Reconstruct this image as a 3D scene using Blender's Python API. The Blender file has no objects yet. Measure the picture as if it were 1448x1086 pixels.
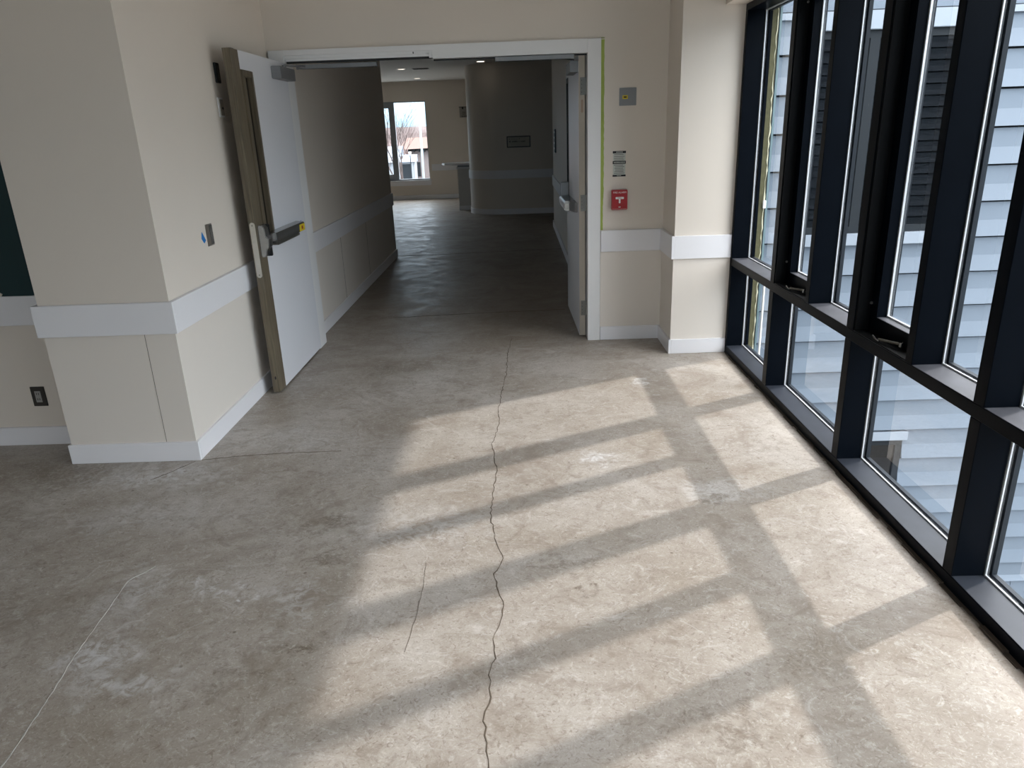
import bpy, bmesh, math, random
from mathutils import Vector, Matrix
random.seed(7)
S = bpy.context.scene
C = S.collection
PI = math.pi

# ------------------------------------------------------------------ helpers
class MB:
    """collects shapes in world coordinates; build() links ONE mesh object"""
    def __init__(s): s.bm = bmesh.new()
    def box(s, x0, x1, y0, y1, z0, z1, bev=0.0, seg=2):
        b = bmesh.new()
        bmesh.ops.create_cube(b, size=1)
        for v in b.verts:
            v.co = Vector(((x0+x1)/2+v.co.x*(x1-x0), (y0+y1)/2+v.co.y*(y1-y0), (z0+z1)/2+v.co.z*(z1-z0)))
        if bev > 0:
            m = min(abs(x1-x0), abs(y1-y0), abs(z1-z0))
            bmesh.ops.bevel(b, geom=list(b.edges), offset=min(bev, m*0.45), segments=seg, affect='EDGES')
        s._add(b); return s
    def _add(s, b):
        me = bpy.data.meshes.new('t'); b.to_mesh(me); b.free()
        s.bm.from_mesh(me); bpy.data.meshes.remove(me)
    def prism(s, pts, axis, a, b, bev=0.0):
        """pts: 2D outline, extruded along axis ('x','y','z') from a to b"""
        def P(p, t):
            if axis == 'x': return Vector((t, p[0], p[1]))
            if axis == 'y': return Vector((p[0], t, p[1]))
            return Vector((p[0], p[1], t))
        q = bmesh.new()
        va = [q.verts.new(P(p, a)) for p in pts]
        vb = [q.verts.new(P(p, b)) for p in pts]
        n = len(pts)
        q.faces.new(va); q.faces.new(list(reversed(vb)))
        for i in range(n):
            q.faces.new((va[i], vb[i], vb[(i+1) % n], va[(i+1) % n]))
        bmesh.ops.recalc_face_normals(q, faces=q.faces)
        if bev > 0:
            bmesh.ops.bevel(q, geom=list(q.edges), offset=bev, segments=2, affect='EDGES')
        s._add(q); return s
    def tube(s, pts, radii, n=10):
        q = bmesh.new(); rings = []
        pts = [Vector(p) for p in pts]
        if not hasattr(radii, '__len__'): radii = [radii]*len(pts)
        for i, p in enumerate(pts):
            d = (pts[min(i+1, len(pts)-1)]-pts[max(i-1, 0)]).normalized()
            up = Vector((0, 0, 1)) if abs(d.z) < .9 else Vector((1, 0, 0))
            u = d.cross(up).normalized(); v = d.cross(u)
            rings.append([q.verts.new(p+(u*math.cos(2*PI*k/n)+v*math.sin(2*PI*k/n))*radii[i]) for k in range(n)])
        for i in range(len(rings)-1):
            for k in range(n):
                q.faces.new((rings[i][k], rings[i][(k+1) % n], rings[i+1][(k+1) % n], rings[i+1][k]))
        q.faces.new(rings[0]); q.faces.new(list(reversed(rings[-1])))
        bmesh.ops.recalc_face_normals(q, faces=q.faces)
        s._add(q); return s
    def build(s, name, mat, parent=None, smooth=False, origin=None, mats=None):
        o3 = Vector(origin) if origin else (parent['_w'] if False else Vector(W.get(parent.name, (0, 0, 0))) if parent else Vector((0, 0, 0)))
        bmesh.ops.translate(s.bm, verts=s.bm.verts, vec=-o3)
        me = bpy.data.meshes.new(name); s.bm.to_mesh(me); s.bm.free()
        for m in (mats or [mat]): me.materials.append(m)
        if smooth:
            for p in me.polygons: p.use_smooth = True
            me.set_sharp_from_angle(angle=math.radians(40))
        o = bpy.data.objects.new(name, me); C.objects.link(o)
        if parent: o.parent = parent
        else: o.location = o3
        W[o.name] = tuple(o3)
        return o
W = {}   # world origin of each object's local space
def tag(o, label=None, cat=None, group=None, kind=None):
    if label: o['label'] = label
    if cat: o['category'] = cat
    if group: o['group'] = group
    if kind: o['kind'] = kind
    return o
def thing(name, loc, label, cat, group=None, kind=None):
    o = bpy.data.objects.new(name, None); C.objects.link(o)
    o.location = loc; o.empty_display_size = .1
    W[o.name] = tuple(loc)
    return tag(o, label, cat, group, kind)
def bx(*a, **k): return MB().box(*a, **k)
def copy_tree(o, parent=None):
    c = o.copy(); C.objects.link(c); c.parent = parent
    for ch in list(o.children): copy_tree(ch, c)
    return c
def text_mesh(txt, size, extrude, font_shear=0.0, align='CENTER'):
    cu = bpy.data.curves.new('t', 'FONT'); cu.body = txt; cu.size = size
    cu.extrude = extrude; cu.align_x = align; cu.align_y = 'CENTER'; cu.shear = font_shear
    ob = bpy.data.objects.new('t', cu); C.objects.link(ob)
    bpy.context.view_layer.update()
    me = bpy.data.meshes.new_from_object(ob.evaluated_get(bpy.context.evaluated_depsgraph_get()))
    bpy.data.objects.remove(ob); bpy.data.curves.remove(cu)
    return me
def add_text(mb, txt, size, M, extrude=.0004, **k):
    me = text_mesh(txt, size, extrude, **k); me.transform(M); mb.bm.from_mesh(me); bpy.data.meshes.remove(me)
def face_y(x, y, z):   # text standing on a wall that faces -Y
    return Matrix.Translation((x, y, z)) @ Matrix.Rotation(PI/2, 4, 'X')

# ------------------------------------------------------------------ materials
def nodes(name):
    m = bpy.data.materials.new(name); m.use_nodes = True
    nt = m.node_tree; b = nt.nodes['Principled BSDF']
    return m, nt, b
def N(nt, t, **k):
    n = nt.nodes.new(t)
    for a, v in k.items():
        if hasattr(n, a): setattr(n, a, v)
    return n
def L(nt, a, b): nt.links.new(a, b)
def pmat(name, col, rough=.5, metal=0, bump=0, bscale=200, var=.0, vscale=3, spec=.5, stretch=None):
    m, nt, b = nodes(name)
    b.inputs['Base Color'].default_value = (*col, 1)
    b.inputs['Roughness'].default_value = rough
    b.inputs['Metallic'].default_value = metal
    b.inputs['Specular IOR Level'].default_value = spec
    tc = N(nt, 'ShaderNodeTexCoord')
    src = tc.outputs['Object']
    if stretch:
        mp = N(nt, 'ShaderNodeMapping'); mp.inputs['Scale'].default_value = stretch
        L(nt, src, mp.inputs['Vector']); src = mp.outputs['Vector']
    if var > 0:
        no = N(nt, 'ShaderNodeTexNoise'); no.inputs['Scale'].default_value = vscale; no.inputs['Detail'].default_value = 6
        L(nt, src, no.inputs['Vector'])
        mx = N(nt, 'ShaderNodeMix'); mx.data_type = 'RGBA'
        mx.inputs[6].default_value = (*[c*(1-var) for c in col], 1)
        mx.inputs[7].default_value = (*[min(1, c*(1+var)) for c in col], 1)
        L(nt, no.outputs['Fac'], mx.inputs[0]); L(nt, mx.outputs[2], b.inputs['Base Color'])
    if bump > 0:
        n2 = N(nt, 'ShaderNodeTexNoise'); n2.inputs['Scale'].default_value = bscale; n2.inputs['Detail'].default_value = 3
        L(nt, src, n2.inputs['Vector'])
        bp = N(nt, 'ShaderNodeBump'); bp.inputs['Strength'].default_value = bump; bp.inputs['Distance'].default_value = .002
        L(nt, n2.outputs['Fac'], bp.inputs['Height']); L(nt, bp.outputs['Normal'], b.inputs['Normal'])
    return m
def emis(name, col, st):
    m, nt, b = nodes(name)
    b.inputs['Base Color'].default_value = (*col, 1)
    b.inputs['Emission Color'].default_value = (*col, 1)
    b.inputs['Emission Strength'].default_value = st
    return m
def glass_mat(name, tint=(1, 1, 1), ior=1.5, dirt=0.0):
    m = bpy.data.materials.new(name); m.use_nodes = True
    nt = m.node_tree; nt.nodes.remove(nt.nodes['Principled BSDF'])
    out = nt.nodes['Material Output']
    fr = N(nt, 'ShaderNodeFresnel'); fr.inputs['IOR'].default_value = ior
    tr = N(nt, 'ShaderNodeBsdfTransparent'); tr.inputs['Color'].default_value = (*tint, 1)
    gl = N(nt, 'ShaderNodeBsdfGlossy'); gl.inputs['Roughness'].default_value = .0; gl.inputs['Color'].default_value = (.95, .97, 1, 1)
    mx = N(nt, 'ShaderNodeMixShader')
    ge = N(nt, 'ShaderNodeNewGeometry'); mm_ = N(nt, 'ShaderNodeMath'); mm_.operation = 'SUBTRACT'; mm_.inputs[0].default_value = 1; L(nt, ge.outputs['Backfacing'], mm_.inputs[1])
    m3_ = N(nt, 'ShaderNodeMath'); m3_.operation = 'MULTIPLY'; L(nt, fr.outputs[0], m3_.inputs[0]); L(nt, mm_.outputs[0], m3_.inputs[1])
    L(nt, m3_.outputs[0], mx.inputs[0]); L(nt, tr.outputs[0], mx.inputs[1]); L(nt, gl.outputs[0], mx.inputs[2])
    res = mx.outputs[0]
    if dirt > 0:
        tc = N(nt, 'ShaderNodeTexCoord'); no = N(nt, 'ShaderNodeTexNoise'); no.inputs['Scale'].default_value = 90; no.inputs['Detail'].default_value = 2
        L(nt, tc.outputs['Object'], no.inputs['Vector'])
        rp = N(nt, 'ShaderNodeValToRGB'); rp.color_ramp.elements[0].position = .74; rp.color_ramp.elements[0].color = (0.0, 0.0, 0.0, 1)
        rp.color_ramp.elements[1].position = .78; rp.color_ramp.elements[1].color = (dirt, dirt, dirt, 1)
        L(nt, no.outputs['Fac'], rp.inputs[0])
        df = N(nt, 'ShaderNodeBsdfDiffuse'); df.inputs['Color'].default_value = (.8, .82, .85, 1)
        m2 = N(nt, 'ShaderNodeMixShader'); L(nt, rp.outputs[0], m2.inputs[0]); L(nt, res, m2.inputs[1]); L(nt, df.outputs[0], m2.inputs[2])
        res = m2.outputs[0]
    L(nt, res, out.inputs['Surface'])
    return m

M = {}
M['wall'] = pmat('cream_wall_paint', (.73, .66, .58), .62, bump=.15, bscale=350, var=.03, vscale=1.5)
M['wains'] = pmat('cream_wainscot_panel', (.75, .69, .62), .5, bump=.08, bscale=300, var=.03, vscale=1.2)
M['trim'] = pmat('white_trim_paint', (.80, .79, .805), .38, var=.015, vscale=4)
M['casing'] = pmat('white_casing_paint', (.79, .785, .78), .35, var=.02, vscale=5)
M['ceiling'] = pmat('ceiling_paint', (.66, .65, .63), .8, bump=.1)
M['teal'] = pmat('dark_teal_paint', (.003, .028, .032), .5, var=.15, vscale=4)
M['doorwhite'] = pmat('white_laminate_door', (.70, .705, .735), .42, var=.02, vscale=2)
M['dooredge'] = pmat('cream_door_edge', (.50, .45, .38), .5)
M['black'] = pmat('black_anodised_aluminium', (.0020, .0034, .0060), .34, var=.25, vscale=9, bump=.05, bscale=120, spec=.05)
M['dust'] = pmat('dusty_black_ledge', (.070, .073, .085), .45, var=.35, vscale=14, spec=.4)
M['dustlow'] = pmat('less_dusty_black_sill', (.026, .031, .042), .42, var=.3, vscale=14, spec=.4)
M['blackin'] = pmat('black_vent_frame', (.002, .0025, .003), .6, spec=.1)
M['gasket'] = pmat('bright_glazing_spacer', (.75, .78, .80), .35, metal=.3)
M['grey_cap'] = pmat('grey_outer_frame', (.020, .025, .031), .4, var=.2, vscale=20, spec=.2)
M['steel'] = pmat('brushed_stainless', (.36, .36, .355), .24, metal=.9, var=.12, vscale=40, stretch=(1, 8, 1))
M['steeldark'] = pmat('dark_bronze_steel', (.16, .15, .13), .4, metal=.7, var=.15, vscale=20)
M['alum'] = pmat('closer_aluminium', (.24, .24, .245), .42, metal=.5, var=.05, vscale=30)
M['hinge'] = pmat('hinge_steel', (.20, .195, .18), .4, metal=.6)
M['blk'] = pmat('matte_black', (.008, .008, .008), .55)
M['siding'] = pmat('pale_fibre_cement_siding', (.128, .162, .205), .5, var=.04, vscale=3)
M['sidingtrim'] = pmat('white_exterior_trim', (.24, .28, .33), .5)
M['extdark'] = pmat('dark_window_frame', (.02, .024, .028), .5, spec=.12)
M['red'] = pmat('red_enamel', (.36, .008, .012), .32)
M['white'] = pmat('white_plastic', (.8, .8, .78), .4)
M['plate'] = pmat('grey_plate_enamel', (.25, .26, .27), .4)
M['yellow'] = pmat('yellow_label', (.72, .55, .02), .5)
M['green'] = pmat('green_masking_tape', (.36, .44, .09), .6, var=.12, vscale=25)
M['blue'] = pmat('blue_masking_tape', (.01, .18, .50), .6)
M['blueink'] = pmat('blue_oval_label', (.03, .08, .35), .5)
M['tan'] = pmat('tan_label', (.40, .29, .22), .5)
M['sign'] = pmat('sign_ground', (.42, .38, .31), .5)
M['signdark'] = pmat('sign_dark_border', (.02, .014, .01), .4)
M['paper'] = pmat('notice_paper', (.55, .57, .52), .6)
M['cabinet'] = pmat('pale_cabinet_laminate', (.62, .60, .57), .45, var=.03, vscale=3)
M['counter'] = pmat('white_solid_surface', (.72, .72, .74), .25)
M['outletplate'] = pmat('dark_outlet_plate', (.04, .035, .03), .4)
M['receptacle'] = pmat('grey_receptacle', (.33, .32, .30), .5)
M['lamp'] = emis('lit_downlight_lens', (1, .88, .72), 1.2)
M['lampdim'] = emis('dim_downlight_lens', (1, .9, .78), .45)
M['foam'] = pmat('olive_sheathing', (.10, .095, .045), .8, bump=.6, bscale=60, var=.45, vscale=35)
M['caulk'] = pmat('ragged_cream_sealant', (.70, .68, .50), .5, bump=.6, bscale=80)
M['tealtrim'] = pmat('grey_teal_corner_trim', (.16, .24, .26), .4)
M['ground'] = pmat('pale_gravel_ground', (.20, .195, .185), .9, var=.2, vscale=.6)
M['road'] = pmat('grey_asphalt', (.22, .22, .23), .9, var=.1, vscale=.5)
M['bark'] = pmat('bare_tree_bark', (.07, .05, .045), .9, var=.25, vscale=4)
M['brush'] = pmat('bare_woodland_twigs', (.085, .055, .05), .95, var=.3, vscale=.5)
M['terracotta'] = pmat('terracotta_roof', (.13, .075, .06), .8, var=.2, vscale=3)
M['housewhite'] = pmat('white_house_wall', (.26, .27, .29), .7)
M['housepink'] = pmat('pinkish_house_wall', (.20, .16, .15), .8, var=.1, vscale=4)
M['roofpale'] = pmat('pale_blue_grey_roof', (.20, .235, .29), .7, var=.05, vscale=2)
M['carpaint'] = pmat('dark_car_paint', (.03, .035, .05), .25)
M['tyre'] = pmat('tyre_rubber', (.01, .01, .01), .8)
M['pole'] = pmat('white_pole_paint', (.30, .36, .40), .4)
M['glass'] = glass_mat('clear_glazing', (.965, .965, .965), 1.85, dirt=.2)
M['glassfar'] = glass_mat('clear_far_glazing', (.95, .98, 1.0), 1.5)
M['glassdark'] = glass_mat('tinted_exterior_glass', (.22, .28, .28), 1.5)
M['glassdoor'] = glass_mat('fire_rated_lite_glass', (.5, .5, .48), 1.5)

def wood():
    m, nt, b = nodes('grey_brown_wood_veneer')
    tc = N(nt, 'ShaderNodeTexCoord'); mp = N(nt, 'ShaderNodeMapping'); mp.inputs['Scale'].default_value = (26, 26, 1.1)
    L(nt, tc.outputs['Object'], mp.inputs['Vector'])
    no = N(nt, 'ShaderNodeTexNoise'); no.inputs['Scale'].default_value = 4; no.inputs['Detail'].default_value = 7; no.inputs['Distortion'].default_value = .4
    L(nt, mp.outputs['Vector'], no.inputs['Vector'])
    rp = N(nt, 'ShaderNodeValToRGB')
    rp.color_ramp.elements[0].position = .3; rp.color_ramp.elements[0].color = (.085, .066, .042, 1)
    rp.color_ramp.elements[1].position = .7; rp.color_ramp.elements[1].color = (.165, .135, .088, 1)
    L(nt, no.outputs['Fac'], rp.inputs[0]); L(nt, rp.outputs[0], b.inputs['Base Color'])
    b.inputs['Roughness'].default_value = .5
    return m
M['wood'] = wood()

def floor_mat():
    m, nt, b = nodes('bare_scraped_concrete')
    tc = N(nt, 'ShaderNodeTexCoord'); P = tc.outputs['Object']
    def noise(scale, detail=6, dist=0., rough=.55, vec=None, stretch=None):
        v = vec or P
        if stretch:
            mp = N(nt, 'ShaderNodeMapping'); mp.inputs['Scale'].default_value = stretch[:3]
            if len(stretch) > 3: mp.inputs['Rotation'].default_value = (0, 0, stretch[3])
            L(nt, v, mp.inputs['Vector']); v = mp.outputs['Vector']
        n = N(nt, 'ShaderNodeTexNoise'); n.inputs['Scale'].default_value = scale; n.inputs['Detail'].default_value = detail
        n.inputs['Distortion'].default_value = dist; n.inputs['Roughness'].default_value = rough
        L(nt, v, n.inputs['Vector']); return n.outputs['Fac']
    def ramp(f, stops):
        r = N(nt, 'ShaderNodeValToRGB'); e = r.color_ramp.elements
        while len(e) < len(stops): e.new(.5)
        for i, (p, c) in enumerate(stops):
            e[i].position = p; e[i].color = (c, c, c, 1) if not hasattr(c, '__len__') else (*c, 1)
        L(nt, f, r.inputs[0]); return r.outputs[0]
    def mix(fac, a, c, mode='MIX'):
        x = N(nt, 'ShaderNodeMix'); x.data_type = 'RGBA'; x.blend_type = mode
        if isinstance(fac, (int, float)): x.inputs[0].default_value = fac
        else: L(nt, fac, x.inputs[0])
        for k, v in ((6, a), (7, c)):
            if isinstance(v, tuple): x.inputs[k].default_value = (*v, 1)
            else: L(nt, v, x.inputs[k])
        return x.outputs[2]
    def mul(a, c, op='MULTIPLY'):
        x = N(nt, 'ShaderNodeMath'); x.operation = op; x.use_clamp = True
        for k, v in ((0, a), (1, c)):
            if isinstance(v, (int, float)): x.inputs[k].default_value = v
            else: L(nt, v, x.inputs[k])
        return x.outputs[0]
    base = mix(ramp(noise(.9, 8, .6), [(.35, 0.), (.65, 1.)]), (.308, .265, .218), (.468, .434, .396))
    base = mix(mul(ramp(noise(2.6, 9, 1.0, .65), [(.5, 0.), (.7, 1.)]), .45), base, (.52, .49, .44))
    # greyish drag marks of scraped adhesive
    base = mix(mul(ramp(noise(3.0, 8, 1.2, .7, stretch=(1., 2.6, 1, .35)), [(.52, 0.), (.62, 1.)]), .35), base, (.25, .215, .17))
    # fine wormy flecks, light and dark
    fine = noise(34, 5, 3.2, .6)
    base = mix(mul(ramp(fine, [(.55, 0.), (.66, 1.)]), .34), base, (.68, .645, .60))
    fine2 = noise(26, 5, 3.5, .6)
    base = mix(mul(ramp(fine2, [(.34, 1.), (.42, 0.)]), .60), base, (.17, .13, .10))
    fine3 = noise(9, 8, 4.0, .7)
    base = mix(mul(ramp(fine3, [(.32, 1.), (.43, 0.)]), .62), base, (.20, .155, .115))
    base = mix(mul(ramp(noise(11, 8, 4.0, .7), [(.58, 0.), (.68, 1.)]), .45), base, (.66, .645, .62))
    base = mix(mul(ramp(noise(1.7, 9, 1.5, .72), [(.34, 1.), (.50, 0.)]), .62), base, (.235, .19, .15))
    base = mix(mul(ramp(noise(5.5, 9, 2.5, .75), [(.38, 1.), (.47, 0.)]), .42), base, (.20, .16, .125))
    base = mix(mul(ramp(noise(6.5, 9, 3.0, .75), [(.56, 0.), (.63, 1.)]), .35), base, (.64, .62, .60))
    base = mix(mul(ramp(noise(2.1, 9, 2.0, .75, stretch=(1, 1.6, 1, .6)), [(.56, 0.), (.66, 1.)]), .30), base, (.62, .60, .58))
    grit = noise(150, 3, .5)
    base = mix(mul(ramp(grit, [(.45, 0.), (.65, 1.)]), .22), base, (.24, .20, .16))
    # sparse dark pits
    vo = N(nt, 'ShaderNodeTexVoronoi'); vo.inputs['Scale'].default_value = 13; vo.inputs['Randomness'].default_value = 1
    L(nt, P, vo.inputs['Vector'])
    pit = mul(ramp(vo.outputs['Distance'], [(.05, 1.), (.11, 0.)]), ramp(noise(5, 3), [(.55, 0.), (.6, 1.)]))
    base = mix(mul(pit, .75), base, (.12, .09, .06))
    # individual blotches (scuffs, plaster smears, grime), each at its own spot
    sep = N(nt, 'ShaderNodeSeparateXYZ')
    wn = N(nt, 'ShaderNodeTexNoise'); wn.inputs['Scale'].default_value = 11; wn.inputs['Detail'].default_value = 6; L(nt, P, wn.inputs['Vector'])
    vm = N(nt, 'ShaderNodeVectorMath'); vm.operation = 'SUBTRACT'; L(nt, wn.outputs['Color'], vm.inputs[0]); vm.inputs[1].default_value = (.5, .5, .5)
    vs = N(nt, 'ShaderNodeVectorMath'); vs.operation = 'SCALE'; L(nt, vm.outputs[0], vs.inputs[0]); vs.inputs['Scale'].default_value = .42
    va = N(nt, 'ShaderNodeVectorMath'); va.operation = 'ADD'; L(nt, P, va.inputs[0]); L(nt, vs.outputs[0], va.inputs[1])
    def blob(x, y, rx, ry):
        mp = N(nt, 'ShaderNodeMapping'); mp.vector_type = 'POINT'
        mp.inputs['Location'].default_value = (-x/rx, -y/ry, 0); mp.inputs['Scale'].default_value = (1/rx, 1/ry, 0)
        L(nt, va.outputs[0], mp.inputs['Vector'])
        ln = N(nt, 'ShaderNodeVectorMath'); ln.operation = 'LENGTH'; L(nt, mp.outputs[0], ln.inputs[0])
        return ramp(ln.outputs['Value'], [(.35, 1.), (1., 0.)])
    streak = ramp(noise(16, 7, 2.0, .7), [(.42, 0.), (.60, 1.)])
    for x, y, rx, ry, s in ((-1.067, 2.28, .06, .04, 1.), (-1.2, 2.35, .14, .07, .9), (-1.46, 1.97, .16, .13, .7), (-1.3, 1.83, .2, .1, .6), (.36, 3.39, .13, .1, .9),
                            (-1.9, 3.3, .5, .14, .7), (-1.3, 3.75, .5, .25, .4), (-1.75, 2.9, .4, .15, .4), (.75, 4.55, .12, .05, .8), (.9, 3.0, .25, .15, .5),
                            (-1.5, 2.3, .15, .25, .45), (-.7, 8.0, .5, 1.6, .5), (-.5, 2.75, .4, .25, .35), (-.85, 2.25, .15, .2, .5)):
        base = mix(mul(mul(blob(x, y, rx, ry), streak), s), base, (.64, .64, .64))
    for x, y, rx, ry, s in ((-.8, 2.0, .12, .08, .9), (-.86, 2.8, .12, .10, .65), (-.84, 2.52, .1, .06, .6), (-.95, 1.85, .18, .06, .5), (.18, 2.3, .06, .05, .8),
                            (.15, 2.45, .3, .05, .45), (-1.1, 2.85, .3, .5, .22), (-.9, 3.4, .3, .4, .25), (-2.4, 3.4, .4, .3, .5), (.47, 9.0, .2, .35, .7), (-.9, 5.0, .3, .2, .4),
                            (.55, 1.62, .2, .07, .5), (.9, 1.85, .2, .1, .4), (-1.3, 6.6, .5, .1, .6), (-1.4, 8.0, .4, .2, .5), (-1.86, 2.2, .5, .25, .25), (.8, 2.9, .1, .06, .6)):
        base = mix(mul(mul(blob(x, y, rx, ry), ramp(noise(20, 6, 2.5, .7), [(.40, 0.), (.56, 1.)])), s), base, (.13, .10, .07))
    # hallway shade painted into the slab colour, darker and browner past the doors
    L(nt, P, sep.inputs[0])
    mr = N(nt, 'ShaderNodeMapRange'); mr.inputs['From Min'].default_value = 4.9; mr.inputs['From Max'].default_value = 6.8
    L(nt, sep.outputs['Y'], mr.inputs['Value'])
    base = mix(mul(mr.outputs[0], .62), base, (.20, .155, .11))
    L(nt, base, b.inputs['Base Color'])
    rr = ramp(noise(3.5, 7, 1.0), [(.35, .40), (.7, .60)])
    L(nt, rr, b.inputs['Roughness'])
    b.inputs['Specular IOR Level'].default_value = .45
    bp = N(nt, 'ShaderNodeBump'); bp.inputs['Strength'].default_value = .22; bp.inputs['Distance'].default_value = .002
    hsum = N(nt, 'ShaderNodeMath'); hsum.operation = 'ADD'; L(nt, fine, hsum.inputs[0]); L(nt, fine2, hsum.inputs[1])
    L(nt, hsum.outputs[0], bp.inputs['Height']); L(nt, bp.outputs['Normal'], b.inputs['Normal'])
    return m
M['floor'] = floor_mat()
M['crack'] = pmat('dark_crack', (.12, .095, .07), .9, var=.6, vscale=12)
M['crackpale'] = pmat('pale_joint_filler', (.42, .40, .365), .8, var=.5, vscale=14)
M['rawedge'] = pmat('raw_slab_edge_gap_shade', (.055, .04, .028), .9, bump=.5, bscale=50, var=.4, vscale=20)  # raw edge brown, darkened to carry the shadow in the sill gap

# ------------------------------------------------------------------ numbers (metres, camera above the origin)
CEIL = 2.84
XL = -1.75     # left wall of the room
YF = 5.60      # wall with the double doors
XW = 1.49      # inner face of the window wall
R0, R1 = .70, .86   # chair rail heights
BH = .107

def struct(name, mb, mat, label, cat, parent=None, **k):
    o = mb.build(name, mat, parent, **k)
    return tag(o, label, cat, kind='structure')

# ------------------------------------------------------------------ floor, ceiling
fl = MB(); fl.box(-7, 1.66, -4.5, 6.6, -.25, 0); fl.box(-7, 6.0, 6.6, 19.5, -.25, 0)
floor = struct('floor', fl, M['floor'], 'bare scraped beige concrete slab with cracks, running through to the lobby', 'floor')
def strip(pts, w, jitter, z0=.0004, z1=.0016):
    b = bmesh.new(); out = []
    P = []
    for i in range(len(pts)-1):
        a, c = Vector((*pts[i], 0)), Vector((*pts[i+1], 0)); n = max(2, int((c-a).length/.025))
        for k in range(n): P.append(a.lerp(c, k/n)+Vector((random.uniform(-jitter, jitter), random.uniform(-jitter, jitter), 0)))
    P.append(Vector((*pts[-1], 0)))
    rows = []
    for i, p in enumerate(P):
        d = (P[min(i+1, len(P)-1)]-P[max(i-1, 0)]).normalized(); nrm = Vector((-d.y, d.x, 0))
        ww = w*random.uniform(.35, 1.5)/2
        rows.append([b.verts.new(p+nrm*ww+Vector((0, 0, z0))), b.verts.new(p+nrm*ww*.7+Vector((0, 0, z1))), b.verts.new(p-nrm*ww*.7+Vector((0, 0, z1))), b.verts.new(p-nrm*ww+Vector((0, 0, z0)))])
    for i in range(len(rows)-1):
        for k in range(3): b.faces.new((rows[i][k], rows[i][k+1], rows[i+1][k+1], rows[i+1][k]))
        b.faces.new((rows[i][3], rows[i][0], rows[i+1][0], rows[i+1][3]))
    b.faces.new(rows[0]); b.faces.new(list(reversed(rows[-1])))
    bmesh.ops.recalc_face_normals(b, faces=b.faces)
    m = MB(); m._add(b); return m
main = [(-.089, 5.72), (-.119, 5.29), (-.123, 4.78), (-.150, 4.4), (-.161, 4.107), (-.150, 3.95), (-.162, 3.778), (-.185, 3.6), (-.163, 3.405), (-.150, 3.25), (-.161, 3.091), (-.166, 2.823), (-.142, 2.645), (-.104, 2.485),
        (-.135, 2.379), (-.121, 2.275), (-.097, 2.21), (-.111, 2.072), (-.133, 2.0), (-.122, 1.913), (-.135, 1.833), (-.13, 1.744), (-.147, 1.648), (-.134, 1.571), (-.127, 1.485), (-.13, 1.0), (-.15, .2)]
tag(strip(main, .0036, .005).build('crack', M['crack'], floor), 'long dark winding crack down the middle')
tag(strip([(-1.50, 2.5), (-1.566, 2.397), (-1.539, 2.147), (-1.523, 1.946), (-1.496, 1.787), (-1.472, 1.583), (-1.46, 1.3)], .005, .002).build('joint', M['crackpale'], floor), 'pale filled joint near the left edge')
tag(strip([(-1.735, 3.505), (-1.537, 3.543), (-1.314, 3.563), (-1.0, 3.57)], .003, .003).build('crack', M['crack'], floor), 'fine crack starting at the column corner')
tag(strip([(-1.76, 3.49), (-1.84, 3.36), (-1.9, 3.28)], .004, .004).build('crack', M['crack'], floor), 'short crack in front of the column')
tag(strip([(-.409, 2.474), (-.402, 2.30), (-.405, 2.141), (-.419, 1.95)], .0009, .002).build('crack', M['crack'], floor), 'hairline crack left of the main crack')
tag(strip([(-1.70, 10.15), (-1.0, 10.18), (.2, 10.3), (.6, 10.33)], .018, .006).build('joint', M['crack'], floor), 'dark slab joint at the end of the hallway')
tag(strip([(-1.2, 6.55), (-.4, 6.62), (.4, 6.66)], .008, .006).build('crack', M['crack'], floor), 'crack across the hallway behind the doors')
edge = MB()
y = -4.4
while y < 5.14:
    l = random.uniform(.05, .16)
    edge.box(1.479+random.uniform(-.008, .006), 1.492, y, min(5.155, y+l), .0002, random.uniform(.004, .010)); y += l
tag(edge.build('raw_edge', M['rawedge'], floor), 'raw brown slab edge along the window sill, darkened for gap shadow')

cl = MB(); cl.box(-7, 1.75, -4.5, 6.6, CEIL, CEIL+.25); cl.box(-7, 6.0, 6.6, 19.5, CEIL, CEIL+.25)
struct('ceiling', cl, M['ceiling'], 'flat pale grey ceiling over hallway and lobby', 'ceiling')

# ------------------------------------------------------------------ walls
w = MB(); w.box(-2.41, XL, 3.52, 5.60, 0, CEIL)
wl = struct('wall_left', w, M['wall'], 'cream wall with squared column corner, behind the open left door', 'wall')
w = MB(); w.box(-7, -1.72, 5.61, 10.10, 0, CEIL)
struct('wall_hall_left', w, M['wall'], 'cream wall along the left side of the hallway', 'wall')
w = MB(); w.box(-7, -2.41, 3.80, 5.60, 0, CEIL)
wr = struct('wall_recess', w, M['wall'], 'shaded wall of the recess left of the column', 'wall')
# dark teal accent above the rail: thin painted panel with an unpainted chip low down
tp = MB(); tp.box(-6.9, -2.412, 3.792, 3.7995, R1, CEIL-.002)
tag(tp.build('painted_panel', M['teal'], wr), 'dark teal painted upper wall')
ch = MB(); pts = [(-2.86, .858), (-2.775, .858), (-2.765, .872), (-2.785, .885), (-2.79, .905), (-2.80, .925), (-2.815, .935), (-2.83, .915), (-2.86, .92)]
ch.prism(pts, 'y', 3.788, 3.7918); tag(ch.build('paint_chip', M['wall'], wr), 'beige patch where teal paint is missing')

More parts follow.
